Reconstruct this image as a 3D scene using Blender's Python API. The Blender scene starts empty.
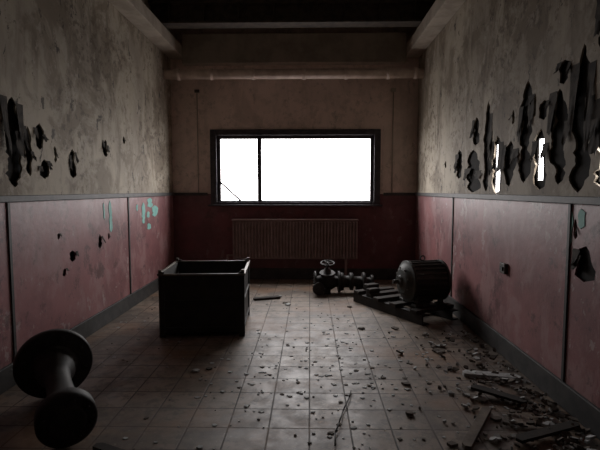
import bpy, bmesh, math, random
from mathutils import Vector, Matrix, noise as mn
random.seed(7)
S=bpy.context.scene
S.view_settings.view_transform='Standard'
S.view_settings.look='None'
S.view_settings.exposure=0.0
S.view_settings.gamma=1.0
COL=S.collection
XL,XR,YB,YF,ZC=-2.44,1.88,8.3,-1.6,4.5
RAIL=1.53

# ---------------------------------------------------------------- materials
def newmat(name):
    m=bpy.data.materials.new(name); m.use_nodes=True
    nt=m.node_tree; b=nt.nodes['Principled BSDF']
    return m,nt,b
def N(nt,t,**k):
    n=nt.nodes.new(t)
    for a,v in k.items(): setattr(n,a,v)
    return n
def noise(nt,vec,scale,detail=6,rough=.6,dist=0):
    n=N(nt,'ShaderNodeTexNoise'); n.inputs['Scale'].default_value=scale
    n.inputs['Detail'].default_value=detail; n.inputs['Roughness'].default_value=rough; n.inputs['Distortion'].default_value=dist
    nt.links.new(vec,n.inputs['Vector']); return n.outputs['Fac']
def ramp(nt,fac,stops):
    r=N(nt,'ShaderNodeValToRGB'); e=r.color_ramp.elements
    while len(e)<len(stops): e.new(.5)
    for i,(p,c) in enumerate(stops):
        e[i].position=p; e[i].color=(c,c,c,1) if isinstance(c,(int,float)) else (*c,1)
    nt.links.new(fac,r.inputs['Fac']); return r.outputs['Color']
def mix(nt,f,a,b,mode='MIX'):
    m=N(nt,'ShaderNodeMix',data_type='RGBA',blend_type=mode)
    for sock,v in ((m.inputs[0],f),(m.inputs[6],a),(m.inputs[7],b)):
        if isinstance(v,(int,float)): sock.default_value=v
        elif isinstance(v,tuple): sock.default_value=(*v,1)
        else: nt.links.new(v,sock)
    return m.outputs[2]
def pos(nt): return N(nt,'ShaderNodeNewGeometry').outputs['Position']
def mapv(nt,vec,sc,loc=(0,0,0)):
    m=N(nt,'ShaderNodeMapping'); m.inputs['Scale'].default_value=sc; m.inputs['Location'].default_value=loc
    nt.links.new(vec,m.inputs['Vector']); return m.outputs['Vector']
def bump(nt,b,h,st,dist=.01):
    n=N(nt,'ShaderNodeBump'); n.inputs['Strength'].default_value=st; n.inputs['Distance'].default_value=dist
    nt.links.new(h,n.inputs['Height']); nt.links.new(n.outputs['Normal'],b.inputs['Normal'])
def simple(name,c1,c2,scale=8,rough=.6,metal=0.,bst=.3):
    m,nt,b=newmat(name); p=pos(nt)
    f=noise(nt,p,scale); c=mix(nt,ramp(nt,f,[(.4,0),(.6,1)]),c1,c2)
    nt.links.new(c,b.inputs['Base Color']); b.inputs['Roughness'].default_value=rough
    b.inputs['Metallic'].default_value=metal
    bump(nt,b,noise(nt,p,scale*5),bst,.004); return m

def wall_mat(name,up1,up2,lo1,lo2,worn,dirt=1.0):
    m,nt,b=newmat(name); p=pos(nt)
    big=noise(nt,p,.8,6,.6,.4); fine=noise(nt,p,11,8,.7)
    streak=noise(nt,mapv(nt,p,(4,4,.8)),1.0,8,.66,.5)
    up=mix(nt,ramp(nt,big,[(.42,0),(.58,1)]),up1,up2)
    up=mix(nt,ramp(nt,streak,[(.50,0),(.66,.62*dirt)]),up,(.11,.08,.052))
    blot=noise(nt,mapv(nt,p,(1,1,.9),(2,8,4)),1.7,9,.68,.6)
    up=mix(nt,ramp(nt,blot,[(.49,0),(.57,.62*dirt)]),up,(.145,.108,.07))
    ms=noise(nt,mapv(nt,p,(1,1,1),(5,3,9)),.8,3)
    msk=ramp(nt,ms,[(.42,0),(.55,1)])
    up=mix(nt,mix(nt,1.0,ramp(nt,fine,[(.52,0),(.59,.75*dirt)]),msk,'MULTIPLY'),up,(.11,.08,.056))
    fl=noise(nt,mapv(nt,p,(4.5,4.5,3)),1.3,10,.74,.4)
    up=mix(nt,ramp(nt,fl,[(.60,0),(.615,.9*dirt)]),up,(.05,.04,.033))
    sp_=noise(nt,mapv(nt,p,(3,3,2.4),(7,1,2)),1.6,10,.74)
    up=mix(nt,ramp(nt,sp_,[(.575,0),(.59,.5*dirt)]),up,(.48,.43,.36))
    b2=noise(nt,p,1.5,7,.65); lo=mix(nt,ramp(nt,b2,[(.42,0),(.58,1)]),lo1,lo2)
    s2=noise(nt,mapv(nt,p,(2.6,2.6,1.6)),1.2,9,.7,.3)
    lo=mix(nt,ramp(nt,s2,[(.50,0),(.60,.6)]),lo,worn)
    ch=noise(nt,mapv(nt,p,(2,2,1.6),(3,9,5)),2.0,10,.72,.3)
    lo=mix(nt,ramp(nt,ch,[(.60,0),(.615,.6*dirt)]),lo,(.44,.37,.35))
    d2=noise(nt,p,4,10,.75)
    lo=mix(nt,ramp(nt,d2,[(.54,0),(.62,.75)]),lo,(.09,.045,.045))
    sep=N(nt,'ShaderNodeSeparateXYZ'); nt.links.new(p,sep.inputs[0])
    g=N(nt,'ShaderNodeMath',operation='GREATER_THAN'); nt.links.new(sep.outputs['Z'],g.inputs[0]); g.inputs[1].default_value=RAIL
    c=mix(nt,g.outputs[0],lo,up); nt.links.new(c,b.inputs['Base Color'])
    r=N(nt,'ShaderNodeMapRange'); nt.links.new(g.outputs[0],r.inputs[0]); r.inputs[3].default_value=.48; r.inputs[4].default_value=.78
    nt.links.new(r.outputs[0],b.inputs['Roughness'])
    bump(nt,b,mix(nt,.5,fl,fine),.35*dirt,.012); return m
M_wall=wall_mat('wall_paint',(.46,.405,.32),(.33,.285,.225),(.30,.128,.13),(.215,.092,.096),(.36,.225,.22))
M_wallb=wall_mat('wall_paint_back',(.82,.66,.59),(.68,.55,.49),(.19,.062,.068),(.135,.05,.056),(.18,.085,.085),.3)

m,nt,b=newmat('floor_tiles'); p=pos(nt)
br=N(nt,'ShaderNodeTexBrick'); br.offset=0; br.inputs['Scale'].default_value=1
br.inputs['Brick Width'].default_value=.275; br.inputs['Row Height'].default_value=.275
br.inputs['Mortar Size'].default_value=.007; br.inputs['Mortar Smooth'].default_value=.5
br.inputs['Color1'].default_value=(.29,.225,.172,1); br.inputs['Color2'].default_value=(.19,.148,.114,1)
br.inputs['Mortar'].default_value=(.04,.032,.026,1); nt.links.new(p,br.inputs['Vector'])
d=noise(nt,p,1.3,8,.65); c=mix(nt,ramp(nt,d,[(.44,0),(.57,.75)]),br.outputs['Color'],(.09,.068,.052))
d3=noise(nt,p,9,8,.7); c=mix(nt,ramp(nt,d3,[(.49,0),(.60,.7)]),c,(.07,.054,.042))
r3=noise(nt,mapv(nt,p,(1,1.4,1)),.9,6,.6); c=mix(nt,ramp(nt,r3,[(.51,0),(.61,.5)]),c,(.25,.13,.062))
dust=noise(nt,p,28,6,.7); c=mix(nt,ramp(nt,dust,[(.58,0),(.64,.4)]),c,(.28,.25,.22))
nt.links.new(c,b.inputs['Base Color'])
d4=noise(nt,p,5,9,.72)
rr=ramp(nt,d4,[(.36,.42),(.62,.60)])
rr=mix(nt,mix(nt,1.0,br.outputs['Fac'],(.6,.6,.6),'MULTIPLY'),rr,(.85,.85,.85)); nt.links.new(rr,b.inputs['Roughness'])
inv=N(nt,'ShaderNodeMath',operation='SUBTRACT'); inv.inputs[0].default_value=1; nt.links.new(br.outputs['Fac'],inv.inputs[1])
ad=N(nt,'ShaderNodeMath',operation='MULTIPLY_ADD'); nt.links.new(d3,ad.inputs[0]); ad.inputs[1].default_value=.5; nt.links.new(inv.outputs[0],ad.inputs[2])
bump(nt,b,ad.outputs[0],.3,.004); M_floor=m

M_ceil=simple('ceiling_boards',(.06,.045,.035),(.26,.205,.155),5,.9)
M_cream=simple('cream_plaster',(.47,.41,.34),(.35,.30,.245),4,.8)
M_dark=simple('dark_end_wall',(.10,.085,.075),(.07,.06,.05),3,.9)  # unseen wall behind the camera, colour kept dark to cut bounced light
M_steel=simple('dark_steel',(.055,.048,.042),(.11,.088,.07),10,.6,.1)
M_skid=simple('oily_steel',(.014,.014,.013),(.027,.022,.018),10,.7,.1)
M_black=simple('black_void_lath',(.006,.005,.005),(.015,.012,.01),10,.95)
M_trim=simple('dark_trim',(.028,.028,.028),(.052,.048,.046),8,.6)
M_frame=simple('window_frame_paint',(.030,.025,.035),(.055,.048,.055),8,.6)
M_pipe=simple('pipe_lagging',(.88,.74,.66),(.68,.55,.48),6,.6)
M_rad=simple('radiator_paint',(.33,.23,.22),(.25,.17,.16),8,.45)
M_flake=simple('peeled_paper',(.07,.058,.046),(.025,.02,.017),12,.9)
M_teal=simple('teal_undercoat',(.18,.44,.40),(.26,.52,.47),9,.7)
M_crate=simple('crate_metal',(.018,.018,.016),(.030,.026,.022),9,.6,.1)
M_crim=simple('crate_rim',(.12,.11,.09),(.20,.17,.13),9,.5,.1)
M_cast=simple('cast_iron',(.012,.012,.011),(.024,.019,.016),12,.62,.05)
M_motor=simple('motor_green_paint',(.020,.027,.022),(.036,.032,.025),10,.6,.05)
M_wood=simple('weathered_wood',(.10,.08,.06),(.17,.135,.105),9,.8)
M_dwood=simple('dark_timber',(.02,.017,.014),(.04,.031,.024),9,.85)
M_chip=simple('plaster_chip',(.52,.54,.54),(.30,.30,.29),14,.7)
M_chip2=simple('dirt_chip',(.07,.056,.045),(.14,.115,.093),14,.9)

# ---------------------------------------------------------------- builder
class B:
    def __init__(s,name): s.name=name; s.bm=bmesh.new(); s.mats=[]
    def mi(s,m):
        if m not in s.mats: s.mats.append(m)
        return s.mats.index(m)
    def _fin(s,verts,mat,M=None,smooth=False):
        i=s.mi(mat); fs=set()
        for v in verts: fs.update(v.link_faces)
        for f in fs: f.material_index=i; f.smooth=smooth
        if M is not None: bmesh.ops.transform(s.bm,matrix=M,verts=list(verts))
    def box(s,lo,hi,mat,M=None,bev=0):
        c=[(a+b_)/2 for a,b_ in zip(lo,hi)]; d=[abs(b_-a) for a,b_ in zip(lo,hi)]
        r=bmesh.ops.create_cube(s.bm,size=1,matrix=Matrix.Translation(c)@Matrix.Diagonal((*d,1)))
        vs=r['verts']
        if bev:
            es=set(); 
            for v in vs: es.update(v.link_edges)
            rr=bmesh.ops.bevel(s.bm,geom=list(es),offset=bev,segments=2,affect='EDGES',profile=.5)
            vs=list({v for f in rr['faces'] for v in f.verts}|{v for v in vs if v.is_valid})
        s._fin(vs,mat,M)
    def lathe(s,p0,ax,prof,mat,seg=32,smooth=True,M=None):
        ax=Vector(ax).normalized(); q=Vector((0,0,1)).rotation_difference(ax).to_matrix().to_4x4()
        T=Matrix.Translation(p0)@q; rings=[];vs=[]
        for t,r in prof:
            ring=[s.bm.verts.new(T@Vector((r*math.cos(2*math.pi*k/seg),r*math.sin(2*math.pi*k/seg),t))) for k in range(seg)]
            rings.append(ring); vs+=ring
        i=s.mi(mat)
        for j,(a,b_) in enumerate(zip(rings,rings[1:])):
            dr=abs(prof[j+1][1]-prof[j][1]); dt=abs(prof[j+1][0]-prof[j][0])
            sm=smooth and not (dr>2.5*dt)
            for k in range(seg):
                f=s.bm.faces.new((a[k],a[(k+1)%seg],b_[(k+1)%seg],b_[k])); f.material_index=i; f.smooth=sm
        for rg in (rings[0][::-1],rings[-1]):
            f=s.bm.faces.new(rg); f.material_index=i
        if M is not None: bmesh.ops.transform(s.bm,matrix=M,verts=vs)
    def cyl(s,a,b_,r,mat,seg=20,M=None):
        a=Vector(a);b_=Vector(b_); s.lathe(a,b_-a,[(0,r),((b_-a).length,r)],mat,seg,True,M)
    def torus(s,c,ax,R,r,mat,seg=28,ss=8,M=None):
        q=Vector((0,0,1)).rotation_difference(Vector(ax).normalized()).to_matrix().to_4x4(); T=Matrix.Translation(c)@q
        g=[[s.bm.verts.new(T@Vector(((R+r*math.cos(v))*math.cos(u),(R+r*math.cos(v))*math.sin(u),r*math.sin(v))))
            for v in [2*math.pi*j/ss for j in range(ss)]] for u in [2*math.pi*k/seg for k in range(seg)]]
        i=s.mi(mat)
        for k in range(seg):
            for j in range(ss):
                f=s.bm.faces.new((g[k][j],g[(k+1)%seg][j],g[(k+1)%seg][(j+1)%ss],g[k][(j+1)%ss])); f.material_index=i; f.smooth=True
        if M is not None: bmesh.ops.transform(s.bm,matrix=M,verts=[v for r_ in g for v in r_])
    def poly(s,pts,off,mat):
        off=Vector(off); a=[s.bm.verts.new(p) for p in pts]; b_=[s.bm.verts.new(Vector(p)+off) for p in pts]; i=s.mi(mat)
        fs=[s.bm.faces.new(a),s.bm.faces.new(b_[::-1])]
        n=len(a)
        for k in range(n): fs.append(s.bm.faces.new((a[k],b_[k],b_[(k+1)%n],a[(k+1)%n])))
        for f in fs: f.material_index=i
    def done(s,recalc=True):
        if recalc: bmesh.ops.recalc_face_normals(s.bm,faces=s.bm.faces)
        me=bpy.data.meshes.new(s.name); s.bm.to_mesh(me); s.bm.free()
        for m in s.mats: me.materials.append(m)
        o=bpy.data.objects.new(s.name,me); COL.objects.link(o)
        return o

def jag(y0,y1,z0,z1,seed,*_):
    """ragged tear outline within a rectangle (wall coordinates): meandering left and right edges"""
    H=z1-z0; w=abs(y1-y0)/2; c=(y0+y1)/2; n=max(6,int(H/.028)); L=[];R=[]
    for k in range(n+1):
        t=k/n; z=z0+H*t
        e=min(1,(t/.10)**.6 if t>0 else 0,((1-t)/.22)**.6 if t<1 else 0)
        nl=mn.noise(Vector((seed*3.1,t*H*7,0)))+.45*mn.noise(Vector((seed*3.1,t*H*30,5)))
        nr=mn.noise(Vector((seed*3.1,t*H*7,40)))+.45*mn.noise(Vector((seed*3.1,t*H*30,45)))
        dr=.2*w*mn.noise(Vector((seed*1.7,t*H*4,80)))
        wl=max(.15,min(1,.74+.75*nl))*w*e; wr=max(.15,min(1,.74+.75*nr))*w*e
        jz=H/n*.35*mn.noise(Vector((seed,k*1.3,9)))
        if k in (0,n): L.append((c+dr,z)); continue
        L.append((c+dr-wl,z+jz)); R.append((c+dr+wr,z-jz))
    return L+R[::-1]

def sheet(name,outer,holes,thick,xf,mat):
    cu=bpy.data.curves.new(name,'CURVE'); cu.dimensions='2D'; cu.fill_mode='BOTH'; cu.extrude=thick/2
    for pl in [outer]+holes:
        sp=cu.splines.new('POLY'); sp.points.add(len(pl)-1)
        for i,(a,b_) in enumerate(pl): sp.points[i].co=(a,b_,0,1)
        sp.use_cyclic_u=True
    o=bpy.data.objects.new(name+'_c',cu); COL.objects.link(o)
    dg=bpy.context.evaluated_depsgraph_get(); dg.update()
    me=bpy.data.meshes.new_from_object(o.evaluated_get(dg)); bpy.data.objects.remove(o); 
    me.transform(xf); me.materials.clear(); me.materials.append(mat); me.name=name
    for p_ in me.polygons: p_.material_index=0; p_.use_smooth=False
    ob=bpy.data.objects.new(name,me); COL.objects.link(ob); return ob
def rect(a0,a1,b0,b1): return [(a0,b0),(a1,b0),(a1,b1),(a0,b1)]
def join(obs,name):
    bm=bmesh.new(); mats=[]
    for o in obs:
        st=len(bm.faces); bm.from_mesh(o.data); bm.faces.ensure_lookup_table()
        m=o.data.materials[0]
        if m not in mats: mats.append(m)
        for f in bm.faces[st:]: f.material_index=mats.index(m)
    nm=bpy.data.meshes.new(name); bm.to_mesh(nm); bm.free()
    for m in mats: nm.materials.append(m)
    for o in obs: bpy.data.objects.remove(o)
    ob=bpy.data.objects.new(name,nm); COL.objects.link(ob); return ob
def XSIDE(x): return Matrix(((0,0,1,x),(1,0,0,0),(0,1,0,0),(0,0,0,1)))
def YSIDE(y): return Matrix(((1,0,0,0),(0,0,1,y),(0,1,0,0),(0,0,0,1)))

# ---------------------------------------------------------------- shell
Rh=[(5.80,6.08,1.74,2.10,1),(5.20,5.70,1.57,2.06,2),(5.28,5.50,2.10,2.42,52),(4.92,5.16,1.58,2.53,3),(4.64,4.90,1.56,2.14,4),
    (4.30,4.62,1.63,2.06,5),(4.03,4.28,1.66,2.54,6),(3.76,4.01,1.60,2.10,7),(3.76,3.94,2.16,2.32,57),
    (3.46,3.74,1.64,2.36,8),(3.19,3.45,1.58,2.60,58),(2.86,3.18,1.60,2.32,9),(2.75,3.17,2.36,2.95,10),(3.07,3.33,.97,1.22,11),(2.75,2.98,.8,1.2,12),
    (6.5,6.6,1.9,2.0,13),(3.48,3.66,2.38,2.56,59),(4.38,4.46,2.2,2.34,61),(3.98,4.02,2.2,2.4,62),(3.3,3.36,1.25,1.4,63)]
Lh=[(3.70,3.96,1.62,2.36,21),(3.98,4.10,1.72,2.15,41),(4.13,4.30,1.96,2.2,22),(4.18,4.36,1.70,1.88,23),(5.50,5.66,1.99,2.2,24),(4.72,4.86,1.72,2.02,25),
    (5.28,5.42,.92,1.09,26),(4.62,4.82,.86,.98,27),(4.5,4.6,.74,.82,28),(5.55,5.62,1.0,1.08,29),(4.42,4.5,1.86,2.02,30),
    (3.3,3.6,1.7,2.4,31),(4.42,4.5,1.12,1.18,32),(6.1,6.18,2.2,2.3,33)]
holesR=[jag(*h) for h in Rh]; holesL=[jag(*h) for h in Lh]
wr=sheet('r1',rect(YF,YB,0,ZC),holesR,.016,XSIDE(XR+.008),M_wall)
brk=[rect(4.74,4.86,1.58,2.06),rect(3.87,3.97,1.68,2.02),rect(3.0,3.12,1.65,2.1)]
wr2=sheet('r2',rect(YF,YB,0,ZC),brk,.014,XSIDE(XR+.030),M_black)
join([wr,wr2],'wall_right')
wl=sheet('l1',rect(YF,YB,0,ZC),holesL,.016,XSIDE(XL-.008),M_wall)
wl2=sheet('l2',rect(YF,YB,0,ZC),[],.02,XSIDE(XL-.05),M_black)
join([wl,wl2],'wall_left')
WX0,WX1,WZ0,WZ1=-1.72,1.20,1.36,2.62
sheet('wall_back',rect(XL-.06,XR+.06,0,ZC),[rect(WX0,WX1,WZ0,WZ1)],.2,YSIDE(YB+.1),M_wallb)
b=B('wall_front'); b.box((XL-.06,YF-.1,0),(XR+.06,YF,ZC),M_dark); b.done()
b=B('floor'); b.box((XL-.06,YF-.1,-.1),(XR+.06,YB+.2,0),M_floor); b.done()
b=B('ceiling'); b.box((XL-.06,YF-.1,ZC),(XR+.06,YB+.2,ZC+.1),M_ceil)
for k in range(30):
    y=YF+.1+k*.33; b.box((XL+.01,y,ZC-.03),(XR-.01,y+.05,ZC),M_ceil)
b.done()

for nm,x0,x1 in (('left',XL,XL+.025),('right',XR-.025,XR)):
    b=B('baseboard_'+nm); b.box((x0,YF,0),(x1,YB,.19),M_trim,bev=.006); b.done()
b=B('baseboard_back'); b.box((XL+.03,YB-.025,0),(XR-.03,YB,.2),M_trim,bev=.006); b.done()
b=B('trim_1'); b.box((XL,YF,RAIL-.03),(XL+.03,YB,RAIL+.025),M_trim,bev=.006); b.done()
b=B('trim_2'); b.box((XR-.03,YF,RAIL-.03),(XR,YB,RAIL+.025),M_trim,bev=.006); b.done()
b=B('trim_3'); b.box((XL+.03,YB-.03,RAIL-.03),(WX0-.1,YB,RAIL+.02),M_trim); b.done()
b=B('trim_4'); b.box((WX1+.1,YB-.03,RAIL-.03),(XR-.03,YB,RAIL+.02),M_trim); b.done()
b=B('trim_5')
for y in (3.72,6.22,1.3): b.box((XL,y-.015,.19),(XL+.012,y+.015,RAIL-.03),M_trim)
b.done()
b=B('trim_6')
for y in (3.40,6.15,.9): b.box((XR-.012,y-.015,.19),(XR,y+.015,RAIL-.03),M_trim)
b.done()

for nm,x0,x1 in (('ledge_beam',XL,XL+.25),('ledge_beam',XR-.25,XR)):
    b=B(nm); b.box((x0,YF,3.87),(x1,YB,4.06),M_cream,bev=.01); b.done()
b=B('concrete_beam'); b.box((XL+.25,YB-.18,3.76),(XR-.25,YB,4.25),M_cream,bev=.01); b.done()
b=B('steel_i_beam'); y=7.3
b.box((XL+.01,y-.12,4.10),(XR-.01,y+.12,4.13),M_steel); b.box((XL+.01,y-.01,4.13),(XR-.01,y+.01,4.40),M_steel); b.box((XL+.01,y-.12,4.40),(XR-.01,y+.12,4.43),M_steel)
for k in range(8): 
    x=XL+.3+k*.53; b.box((x,y-.1,4.13),(x+.012,y-.01,4.40),M_steel)
b.done()
for yy in (4.2,1.2):
    b=B('steel_i_beam'); b.box((XL+.01,yy-.12,4.10),(XR-.01,yy+.12,4.13),M_steel); b.box((XL+.01,yy-.01,4.13),(XR-.01,yy+.01,4.40),M_steel); b.box((XL+.01,yy-.12,4.40),(XR-.01,yy+.12,4.43),M_steel); b.done()

b=B('overhead_pipe'); zp=3.53; yp=7.95
b.cyl((XL+.0,yp,zp),(XR,yp,zp),.08,M_pipe,24)
for x in (-2.2,-1.65,-.95,-.1,.6,1.3,1.75): b.lathe((x-.03,yp,zp),(1,0,0),[(0,.08),(.005,.094),(.055,.094),(.06,.08)],M_pipe,24)
b.done()
b=B('electrical_conduit'); b.cyl((-1.98,YB-.016,RAIL+.02),(-1.98,YB-.016,3.3),.008,M_cream,10); b.box((-2.02,YB-.03,3.3),(-1.94,YB-.002,3.35),M_steel); b.done()
b=B('cable_trunking'); b.cyl((1.45,YB-.016,RAIL+.02),(1.45,YB-.016,3.3),.008,M_cream,10); b.box((1.41,YB-.04,3.3),(1.49,YB-.002,3.36),M_cream); b.done()

# window
b=B('window_1')
def fr(x0,x1,z0,z1,tx,tb,tt,ya,yb,mt):
    b.box((x0,ya,z0),(x0+tx,yb,z1),mt,bev=.006); b.box((x1-tx,ya,z0),(x1,yb,z1),mt,bev=.006)
    b.box((x0+tx,ya,z0),(x1-tx,yb,z0+tb),mt,bev=.006); b.box((x0+tx,ya,z1-tt),(x1-tx,yb,z1),mt,bev=.006)
fr(WX0-.04,WX1+.04,WZ0-.04,WZ1+.04,.11,.07,.10,YB-.03,YB+.02,M_frame)
fr(WX0,WX1,WZ0,WZ1,.13,.055,.12,YB+.03,YB+.10,M_frame)
b.box((-.93,YB+.02,WZ0+.05),(-.86,YB+.12,WZ1-.11),M_frame,bev=.005)
b.box((WX0-.08,YB-.08,WZ0-.05),(WX1+.08,YB+.02,WZ0-.02),M_frame,bev=.005)
b.cyl((-1.60,YB+.05,WZ0+.38),(-1.24,YB+.05,WZ0+.05),.018,M_frame,8)
b.done()

# radiator
b=B('radiator'); rx0,rx1=-1.36,.84
b.box((rx0,YB-.13,.38),(rx1,YB-.06,1.06),M_rad,bev=.01)
n=40
for k in range(n):
    x=rx0+.02+(rx1-rx0-.04)*k/(n-1); b.box((x-.014,YB-.165,.40),(x+.014,YB-.125,1.04),M_rad,bev=.006)
b.box((rx0-.01,YB-.17,1.06),(rx1+.01,YB-.05,1.09),M_rad,bev=.005)
for x in (rx0+.2,rx1-.2): b.box((x-.02,YB-.1,0.0),(x+.02,YB-.06,.4),M_rad); b.box((x-.02,YB-.07,.5),(x+.02,YB-.001,.55),M_rad)
b.cyl((rx0-.1,YB-.1,.44),(rx0+.02,YB-.1,.44),.018,M_rad); b.cyl((rx0-.1,YB-.1,0),(rx0-.1,YB-.1,.45),.018,M_rad)
b.done()

b=B('electrical_socket'); b.box((XR-.035,4.42,.80),(XR,4.54,.90),M_steel,bev=.006); b.box((XR-.045,4.45,.83),(XR-.03,4.51,.87),M_trim); b.done()

def flap(b,X,side,y,z,w,h,curl,mat,seed):
    nu,nv=6,7; g=[]
    for j in range(nv+1):
        t=j/nv; row=[]
        ww=w*max(.35,1-.45*t+.5*mn.noise(Vector((seed,t*3,0))))
        for i in range(nu+1):
            u=i/nu-.5
            out=.002+curl*(t**1.5)*(1+.5*mn.noise(Vector((seed,u*3,t*2))))
            zz=z-h*t*(1+.35*mn.noise(Vector((seed+9,u*7,0)))*t)
            row.append(b.bm.verts.new((X-side*out,y+ww*u+.25*w*t*mn.noise(Vector((seed,5,5))),zz)))
        g.append(row)
    k=b.mi(mat)
    for j in range(nv):
        for i in range(nu):
            f=b.bm.faces.new((g[j][i],g[j][i+1],g[j+1][i+1],g[j+1][i])); f.material_index=k; f.smooth=True
rnd=random.Random(5)
for side,X,H in ((1,XR,Rh),(-1,XL,Lh)):
    b=B('peeling_paint')
    for a,c_,z0,z1,s_ in H:
        big=(c_-a)*(z1-z0)>.03
        for k in range(3 if big else 1):
            ed=a if rnd.random()<.5 else c_
            zt=rnd.uniform(z0+(z1-z0)*.5,z1); w_=rnd.uniform(.25,.5)*(c_-a)
            flap(b,X,side,ed+(w_*.3 if ed==a else -w_*.3),zt,w_,rnd.uniform(.3,.6)*(zt-z0),rnd.uniform(.01,.035),M_flake,s_*7+k)
    tl=[(5.60,5.70,1.08,1.47),(5.45,5.5,1.25,1.45),(6.70,6.88,1.10,1.42),(6.90,7.3,1.33,1.48),(7.1,7.45,1.18,1.36),(6.9,7.1,1.0,1.10),(6.5,6.58,1.3,1.4),(6.92,7.05,1.18,1.28)] if side<0 else [(3.2,3.33,1.33,1.47),(3.36,3.42,1.2,1.45)]
    for i,(a,c_,z0,z1) in enumerate(tl):
        pl=jag(a,c_,z0,z1,90+i+side); b.poly([(X-side*.001,p_[0],p_[1]) for p_ in pl],(-side*.003,0,0),M_teal)
    b.done(False)

# ---------------------------------------------------------------- crate
b=B('storage_crate'); W,D,H=.92,.93,.70; T=Matrix.Translation((-1.20,5.42,0))@Matrix.Rotation(math.radians(4),4,'Z')
w,d_=W/2,D/2
for sx in (-1,1):
    for sy in (-1,1):
        x=sx*w;y=sy*d_
        b.box((min(x,x-sx*.06),min(y,y-sy*.012),0),(max(x,x-sx*.06),max(y,y-sy*.012),H+.02),M_crate,T)
        b.box((min(x,x-sx*.012),min(y,y-sy*.06),0),(max(x,x-sx*.012),max(y,y-sy*.06),H+.02),M_crim if sx<0 and sy<0 else M_crate,T)
        b.box((x-.03 if sx>0 else x,y-.03 if sy>0 else y,H-.02),(x if sx>0 else x+.03,y if sy>0 else y+.03,H+.04),M_crim,T)
for sy in (-1,1): b.box((-w+.012,sy*(d_-.02)-.005,.05),(w-.012,sy*(d_-.02)+.005,H-.01),M_crate,T)
for sx in (-1,1): b.box((sx*(w-.02)-.005,-d_+.02,.05),(sx*(w-.02)+.005,d_-.02,H-.01),M_crate,T)
for z in (.08,.38):
    for sy in (-1,1): b.box((-w+.06,sy*(d_-.008)-.008,z),(w-.06,sy*(d_-.008)+.008,z+.03),M_crate,T,bev=.004)
    for sx in (-1,1): b.box((sx*(w-.008)-.008,-d_+.06,z),(sx*(w-.008)+.008,d_-.06,z+.03),M_crate,T,bev=.004)
for sy in (-1,1): b.box((-w,sy*d_-.016,H-.022),(w,sy*d_+.010,H),M_crim,T,bev=.004)
for sx in (-1,1): b.box((sx*w-.016,-d_,H-.022),(sx*w+.010,d_,H),M_crim,T,bev=.004)
b.box((-w+.02,-d_+.02,.06),(w-.02,d_-.02,.085),M_crate,T)
for sy in (-.3,.3): b.box((-w+.02,sy-.05,0),(w-.02,sy+.05,.06),M_crate,T)
b.done()

# ---------------------------------------------------------------- flanged roller
b=B('flanged_roller')
p0=Vector((-1.47,2.71,.182)); p1=Vector((-2.03,3.56,.280)); ax=(p1-p0)
b.lathe(p0,ax,[(0,.05),(0,.10),(.02,.11),(.02,.16),(.03,.175),(.12,.175),(.135,.165),(.15,.13),(.24,.115),(.30,.095),(.45,.085),(.60,.085),(.68,.095),(.74,.13),(.82,.135),(.85,.16),(.865,.262),(.88,.272),(.92,.272),(.935,.262),(.935,.1),(.95,.09),(.98,.09),(.985,.05)],M_cast,48)
u=ax.normalized(); s1=u.orthogonal().normalized(); s2=u.cross(s1)
for k in range(8):
    a=k*math.pi/4+.2; dv=s1*math.cos(a)+s2*math.sin(a)
    c=p0+u*.852+dv*.212; b.cyl(c-u*.02,c+u*.02,.018,M_cast,6)
    c=p0+dv*.135+u*.01; b.cyl(c-u*.012,c+u*.015,.013,M_cast,6)
b.done()

# ---------------------------------------------------------------- motor on skid
rnd=random.Random(3)
b=B('machine_skid'); ang=math.atan2(-1.3,.75)
T=Matrix.Translation((1.22,6.22,0))@Matrix.Rotation(ang,4,'Z')
for sy in (-.24,.24):
    b.box((-.66,sy-.06,0),(.74,sy-.045,.12),M_skid,T); b.box((-.66,sy-.06,0),(.74,sy+.05,.012),M_skid,T); b.box((-.66,sy-.06,.108),(.74,sy+.05,.12),M_skid,T)
for x,l0,l1 in ((-.58,.30,.33),(-.36,.26,.36),(-.1,.33,.30),(.22,.33,.33),(.6,.33,.31)):
    Tr=T@Matrix.Translation((x,0,0))@Matrix.Rotation(rnd.uniform(-.12,.12),4,'Z'); b.box((-.06,-l0,.121),(.06,l1,.165),M_dwood,Tr,bev=.005)
b.done()
b=B('timber_block'); b.box((-.62,-.16,.168),(-.50,.04,.25),M_dwood,T,bev=.01); b.done()
b=B('timber_block'); b.box((-.42,-.26,.168),(-.33,-.08,.23),M_dwood,T,bev=.01); b.done()
b=B('electric_motor')
a2=math.radians(180+14)
T=Matrix.Translation((1.43,5.90,.168))@Matrix.Rotation(a2,4,'Z')
R=.235; zc=.285
b.lathe((-.35,0,zc),(1,0,0),[(0,.05),(0,.12),(.02,.15),(.05,.19),(.08,.225),(.09,.258),(.125,.258),(.13,R),(.53,R),(.535,.258),(.57,.258),(.58,.225),(.61,.19),(.64,.15),(.65,.08),(.68,.07),(.68,.035)],M_motor,48,True,T)
b.cyl((.32,0,zc),(.40,0,zc),.025,M_steel,16,T)
for k in range(24):
    a=k*math.pi/12
    Mx=T@Matrix.Translation((0,0,zc))@Matrix.Rotation(a,4,'X')
    b.box((-.22,-.010,R-.005),(.18,.010,R+.020),M_motor,Mx,bev=.004)
for k in range(8):
    a=k*math.pi/4+.3; b.cyl((.25,.17*math.cos(a),zc+.17*math.sin(a)),(.285,.17*math.cos(a),zc+.17*math.sin(a)),.012,M_steel,6,T)
for sx in (-.17,.15):
    for sy in (-.17,.17): b.box((sx-.05,sy-.07,0),(sx+.05,sy+.07,.03),M_motor,T,bev=.005); b.box((sx-.012,sy-.05,.02),(sx+.012,sy+.04,.2),M_motor,T)
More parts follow.
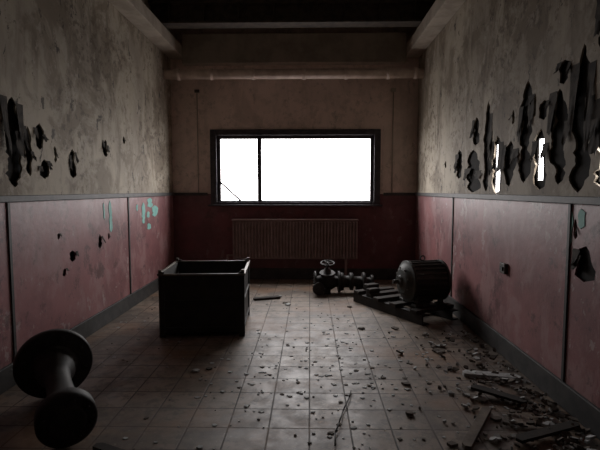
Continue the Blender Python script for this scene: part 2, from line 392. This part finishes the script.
b.torus((0,0,zc+R+.05),(0,1,0),.03,.009,M_motor,20,8,T)
b.box((-.1,-.33,zc-.05),(.08,-.2,zc+.09),M_motor,T,bev=.01)
b.done()

# ---------------------------------------------------------------- valve / pump
b=B('gate_valve'); T=Matrix.Translation((.12,7.16,0))@Matrix.Rotation(math.radians(3),4,'Z')
za=.18
b.lathe((-.05,0,za),(1,0,0),[(0,.06),(0,.165),(.03,.165),(.03,.08),(.10,.10),(.17,.135),(.25,.13),(.33,.09),(.37,.08),(.37,.165),(.40,.165),(.40,.06)],M_cast,32,True,T)
b.lathe((.15,0,za),(0,-.25,1),[(0,.11),(.10,.10),(.12,.075),(.13,.12),(.155,.12),(.155,.07),(.22,.045),(.24,.02),(.30,.016),(.33,.016)],M_cast,28,True,T)
b.torus((.15,-.075,za+.30),(0,-.25,1),.10,.014,M_cast,28,8,T)
for k in range(4):
    a=k*math.pi/2+.4; b.cyl((.15,-.075,za+.30),(.15+.1*math.cos(a),-.075+.095*math.sin(a),za+.30+.025*math.sin(a)),.009,M_cast,8,T)
b.lathe((.35,0,za),(1,0,0),[(0,.09),(0,.14),(.05,.14),(.05,.095),(.14,.09),(.15,.135),(.20,.135),(.21,.08),(.34,.075),(.35,.14),(.39,.14),(.39,.065),(.48,.06),(.48,.10),(.52,.10)],M_cast,28,True,T)
b.lathe((-.02,-.10,.10),(.3,-1,.1),[(0,.06),(.08,.06),(.08,.095),(.11,.095),(.11,.04),(.13,.04)],M_cast,24,True,T)
b.box((.1,-.1,0),(.2,.1,.08),M_cast,T,bev=.01); b.box((.60,-.08,0),(.70,.08,.13),M_cast,T,bev=.01)
for k in range(8):
    a=k*math.pi/4
    for x in (-.07,.32): b.cyl((x,.125*math.cos(a),za+.125*math.sin(a)),(x+.02,.125*math.cos(a),za+.125*math.sin(a)),.011,M_cast,6,T)
b.done()

# ---------------------------------------------------------------- debris
rnd=random.Random(11)
def chip(b,x,y,s,th,mat,z=0,tilt=.05):
    n=rnd.choice((4,5,5,6)); a0=rnd.random()*6.28
    pts=[]
    for k in range(n):
        a=a0+k*2*math.pi/n+rnd.uniform(-.35,.35); r=s*rnd.uniform(.65,1)
        pts.append(Vector((r*math.cos(a),r*math.sin(a)*.85,0)))
    R_=Matrix.Rotation(rnd.uniform(-tilt,tilt),3,'X')@Matrix.Rotation(rnd.uniform(-tilt,tilt),3,'Y')
    pts=[R_@p_ for p_ in pts]; mz=min(p_.z for p_ in pts)
    pts=[p_+Vector((x,y,z-mz+.0005)) for p_ in pts]
    b.poly(pts,(0,0,th),mat)
def blocked(x,y):
    if -1.75<x<-.6 and 4.9<y<6.0: return True
    if x>.55 and 5.3<y<7.1: return True
    if 0<x<1.1 and 6.9<y<7.4: return True
    if x<-1.2 and 2.5<y<4.0: return True
    return x<XL+.08 or x>XR-.08
b=B('plaster_rubble')
for k in range(560):
    y=rnd.uniform(1.6,8.1); x=rnd.uniform(XL+.1,XR-.1)
    if blocked(x,y): continue
    s=rnd.choice((.006,.008,.01,.012,.015,.022)); chip(b,x,y,s,rnd.uniform(.002,.006),M_chip if rnd.random()<.6 else M_chip2)
for k in range(640):
    y=rnd.uniform(1.8,3.9) if rnd.random()<.8 else rnd.uniform(3.9,5.2); x=XR-.06-abs(rnd.gauss(0,.36))
    if blocked(x,y): continue
    s=rnd.choice((.01,.015,.02,.03,.04)); t=max(0,(x-1.3))*.08
    chip(b,x,y,s,rnd.uniform(.005,.02),M_chip if rnd.random()<.3 else M_chip2,rnd.uniform(0,t),.4)
for k in range(230):
    x=rnd.gauss(.3,.7); y=rnd.gauss(3.8,.9)
    if blocked(x,y): continue
    chip(b,x,y,rnd.choice((.008,.012,.016,.022,.028)),rnd.uniform(.003,.006),M_chip if rnd.random()<.75 else M_chip2)
for x,y,s in ((1.28,4.55,.08),(.98,5.3,.06),(.6,5.3,.05),(1.35,4.7,.06),(-1.0,4.0,.045),(-.9,4.05,.04),(.8,3.75,.05),(-1.9,6.6,.06),(-.35,6.5,.05),(-.3,6.4,.05),(.55,6.3,.05),(-.45,6.9,.05)):
    chip(b,x,y,s,.012,M_chip if rnd.random()<.6 else M_chip2,0,.15)
b.done()
def plank(name,p,ang,l,w_,th,mat,pitch=0):
    b=B(name); T=Matrix.Translation(p)@Matrix.Rotation(ang,4,'Z')@Matrix.Rotation(pitch,4,'Y')
    b.poly([T@Vector(q) for q in ((-l/2,-w_/2,0),(l/2-.02,-w_/2,0),(l/2,-.1*w_,0),(l/2-.03,w_/2,0),(-l/2+.02,w_/2,0),(-l/2-.01,.1*w_,0))],(0,0,th),mat); b.done()
plank('broken_plank',(1.56,3.92,.002),math.radians(-12),.46,.09,.03,M_chip)
plank('broken_plank',(1.13,3.05,.002),math.radians(58),.62,.06,.03,M_wood)
plank('broken_plank',(1.45,3.5,.03),math.radians(-35),.4,.08,.02,M_dwood,.05)
plank('broken_plank',(1.55,2.95,.03),math.radians(20),.5,.07,.02,M_dwood,-.04)
plank('broken_plank',(-.62,6.75,.002),math.radians(20),.4,.09,.03,M_dwood)
plank('broken_plank',(-1.15,2.66,.002),math.radians(-25),.35,.06,.04,M_dwood)
b=B('bent_wire'); pts=[(.33,3.6,.012),(.30,3.45,.02),(.24,3.25,.014),(.2,3.05,.03),(.17,2.95,.012),(.16,2.8,.012)]
for p_,q_ in zip(pts,pts[1:]): b.cyl(p_,q_,.005,M_skid,8)
b.done()

# ---------------------------------------------------------------- light
w=bpy.data.worlds.new('overcast'); S.world=w; w.use_nodes=True; nt=w.node_tree; bg=nt.nodes['Background']
tc=N(nt,'ShaderNodeTexCoord'); sp=N(nt,'ShaderNodeSeparateXYZ'); nt.links.new(tc.outputs['Generated'],sp.inputs[0])
mr=N(nt,'ShaderNodeMapRange'); nt.links.new(sp.outputs['Z'],mr.inputs[0]); mr.inputs[1].default_value=-.25; mr.inputs[2].default_value=.1
mr.inputs[3].default_value=0; mr.inputs[4].default_value=1
cc=mix(nt,mr.outputs[0],(.34,.325,.32),(1.0,.965,.96)); nt.links.new(cc,bg.inputs['Color']); bg.inputs['Strength'].default_value=12.5
l=bpy.data.lights.new('window_portal','AREA'); l.shape='RECTANGLE'; l.size=WX1-WX0; l.size_y=WZ1-WZ0; l.cycles.is_portal=True
o=bpy.data.objects.new('window_portal',l); o.location=((WX0+WX1)/2,YB+.22,(WZ0+WZ1)/2); o.rotation_euler=(-math.pi/2,0,0); COL.objects.link(o)

# ---------------------------------------------------------------- camera
cam=bpy.data.cameras.new('camera'); cam.lens=28; cam.sensor_width=36; cam.clip_start=.05
co=bpy.data.objects.new('camera',cam); COL.objects.link(co); co.location=(0,0,1.6)
co.rotation_euler=(math.radians(90-4.3),0,math.radians(1.2)); S.camera=co
